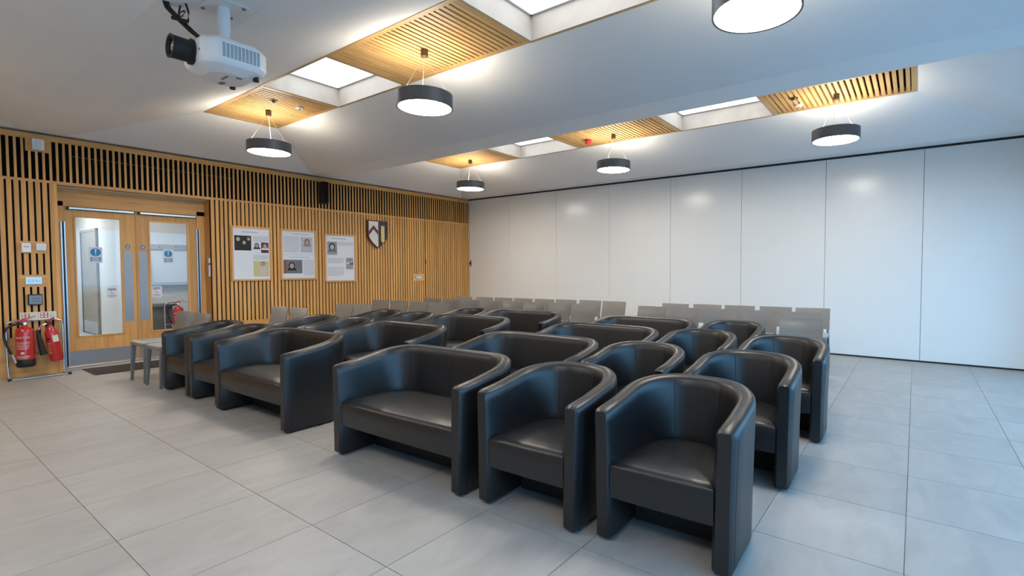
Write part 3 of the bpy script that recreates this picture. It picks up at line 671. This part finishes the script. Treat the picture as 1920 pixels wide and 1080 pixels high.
t = wt('wall_socket', 'steel triple socket plate on slats near partition corner', 'socket', 6.85, 1.105); box('plate', 'alu', (0, .008, -.07, .07, -.042, .042), t, .002)
for k in (-1, 0, 1): box('outlet', 'wplastic', (.008, .012, k*.042-.015, k*.042+.015, -.02, .02), t, .002)
t = wt('lock_escutcheon', 'small dark lock on the hidden slat door joint', 'lock', 7.04, 1.44); box('plate', 'bronze', (0, .006, -.012, .012, -.055, .055), t, .002); MB().lathe([(.008, .006), (.008, .012)], (0, 0, .01), 'x', 12).build('keyhole', 'black', t)
t = thing('partition_handle', 'small dark latch at corner end of white partition', 'latch', (XA+.06, YB, 1.42)); box('latch_plate', 'bronze', (-.012, .012, -.012, 0, -.07, .07), t, .002); box('latch_lever', 'black', (-.02, .02, -.03, -.012, -.03, .03), t, .004)

# extinguishers on stand -----------------------------------------------------
def stand(loc, label):
    t = thing('extinguisher_stand', label, 'stand', loc)
    MB().tube([(.06, -.23, .015), (.045, -.235, .25), (.03, -.235, .60), (.03, -.215, .65), (.03, -.17, .675), (.03, .17, .675), (.03, .215, .65), (.03, .235, .60), (.045, .235, .25), (.06, .23, .015)], .011, 10).build('hoop', 'chrome', t, 0, True)
    for s_ in (-1, 1): MB().tube([(.02, s_*.235, .012), (.26, s_*.235, .012)], .011, 10).build('foot_tube', 'chrome', t, 0, True)
    MB().tube([(.25, -.245, .013), (.25, .245, .013)], .011, 10).build('front_bar', 'chrome', t, 0, True)
    MB().tube([(.045, -.235, .27), (.045, .235, .27)], .008, 8).build('cross_bar', 'chrome', t, 0, True)
    for s_ in (-1, 1): MB().lathe([(.015, -.016), (.015, .016)], (.25, s_*.245, .015), 'y', 10).build('end_cap', 'black', t)
    return t
def water_ext(loc, label):
    t = thing('water_extinguisher', label, 'fire extinguisher', loc)
    r = .078
    MB().lathe([(r*.9, .0), (r+.003, .012), (r+.003, .085), (r, .09)], n=28).build('base_skirt', 'black', t, 0, True)
    cy = MB().lathe([(r, .07), (r, .40), (r*.92, .435), (r*.6, .46), (.028, .47), (.025, .49)], n=28).build('cylinder', 'red', t, 0, True)
    MB().lathe([(.024, .49), (.024, .515), (.015, .525)], n=16).build('valve', 'chrome', t, 0, True)
    MB().prism([(-.07, .525), (.03, .535), (.03, .55), (-.07, .545)], 'x', -.011, .011).build('lever', 'red', t, .002)
    MB().prism([(-.02, .55), (.095, .585), (.1, .592), (-.02, .562)], 'x', -.010, .010).build('lever', 'red', t, .002)
    MB().tube([(0, -.025, .505), (.02, -.09, .50), (.025, -.15, .46), (.03, -.168, .38), (.03, -.155, .28), (.035, -.12, .18), (.04, -.098, .12)], .0125, 8).build('hose', 'black', t, 0, True)
    MB().tube([(.03, -.115, .17), (.06, -.098, .10), (.075, -.090, .06)], [.014, .016, .012], 8).build('nozzle', 'steel', t, 0, True)
    # label print wrapped round the drum
    def strip(z0, z1, a0, a1, m, name):
        n = 10; R = []
        for k in range(n+1):
            a = math.radians(a0+(a1-a0)*k/n); R.append([(rr*math.cos(a), rr*math.sin(a), z) for rr, z in ((r+.0003, z0), (r+.0012, z0), (r+.0012, z1), (r+.0003, z1))])
        MB().rings(R).build(name, m, cy)
    for z, a in ((.29, 50), (.275, 42), (.255, 44), (.242, 38), (.224, 40), (.212, 30), (.13, 46), (.118, 44), (.106, 30)): strip(z-.002, z+.002, -a-25, a-25, 'ivory', 'text_line')
    strip(.155, .178, -36, -14, 'ivory', 'pictogram')
    me = text_mesh('WATER', .034, 'ivory')
    for v in me.vertices:
        u, w = v.co.x*1.15, v.co.y; a = u/r-math.radians(25); rr = r+.0012+max(0, v.co.z)
        v.co = (rr*math.cos(a), rr*math.sin(a), .345+w)
    link('lettering', me, cy)
    return t
def co2_ext(loc, label, tilt):
    t = thing('co2_extinguisher', label, 'fire extinguisher', loc); t.rotation_euler = (tilt, 0, 0)
    r = .06
    cy = MB().lathe([(r*.92, 0), (r, .012), (r, .33), (r*.9, .37), (r*.6, .40), (.024, .425), (.022, .44)], n=26).build('cylinder', 'red', t, 0, True)
    MB().lathe([(.024, .44), (.024, .475), (.014, .48)], n=14).build('valve', 'bronze', t, 0, True)
    MB().prism([(-.02, .48), (.05, .50), (.055, .53), (-.02, .50)], 'x', -.010, .010).build('lever', 'red', t, .002)
    MB().tube([(0, -.02, .46), (.01, -.05, .455), (.02, -.085, .44), (.025, -.10, .40)], .009, 8).build('discharge_pipe', 'chrome', t, 0, True)
    MB().tube([(.02, -.112, .40), (.02, -.112, .30), (.02, -.102, .10)], [.014, .022, .034], 14).build('horn', 'black', t, 0, True)
    def strip(z0, z1, a0, a1, m, name):
        n = 8; R = []
        for k in range(n+1):
            a = math.radians(a0+(a1-a0)*k/n); R.append([(rr*math.cos(a), rr*math.sin(a), z) for rr, z in ((r+.0003, z0), (r+.0012, z0), (r+.0012, z1), (r+.0003, z1))])
        MB().rings(R).build(name, m, cy)
    strip(.235, .315, -8, 48, 'cream', 'test_label'); strip(.265, .285, -70, -30, 'black', 'black_band')
    for k in range(8): strip(.22-k*.018, .225-k*.018, -72, -35-4*(k % 3), 'gold', 'text_line')
    return t
stand((XA+.005, 1.195, 0), 'chrome tube extinguisher stand against the oak base panel')
water_ext((XA+.125, 1.097, .135), 'tall red water extinguisher with black base and hose on stand')
co2_ext((XA+.125, 1.357, .17), 'slim tilted red extinguisher with black horn on stand', .12)
stand((LX+.42, 3.42, 0), 'chrome extinguisher stand seen through the glazed doors in lobby')
water_ext((LX+.55, 3.36, .13), 'red extinguisher in the lobby, behind the glazed doors')
# door mat
dm = thing('door_mat', 'dark brown entrance mat in front of the glazed doors', 'mat', (-8.35, 2.3, .0005)); box('pile', 'mat_dark', (-.28, .28, -.68, .68, 0, .008), dm); 
mbm = MB()
for b in ((-.30, -.28, -.7, .7), (.28, .30, -.7, .7), (-.28, .28, -.7, -.68), (-.28, .28, .68, .7)): mbm.box(*b, 0, .007)
mbm.build('rubber_edge', 'black', dm)
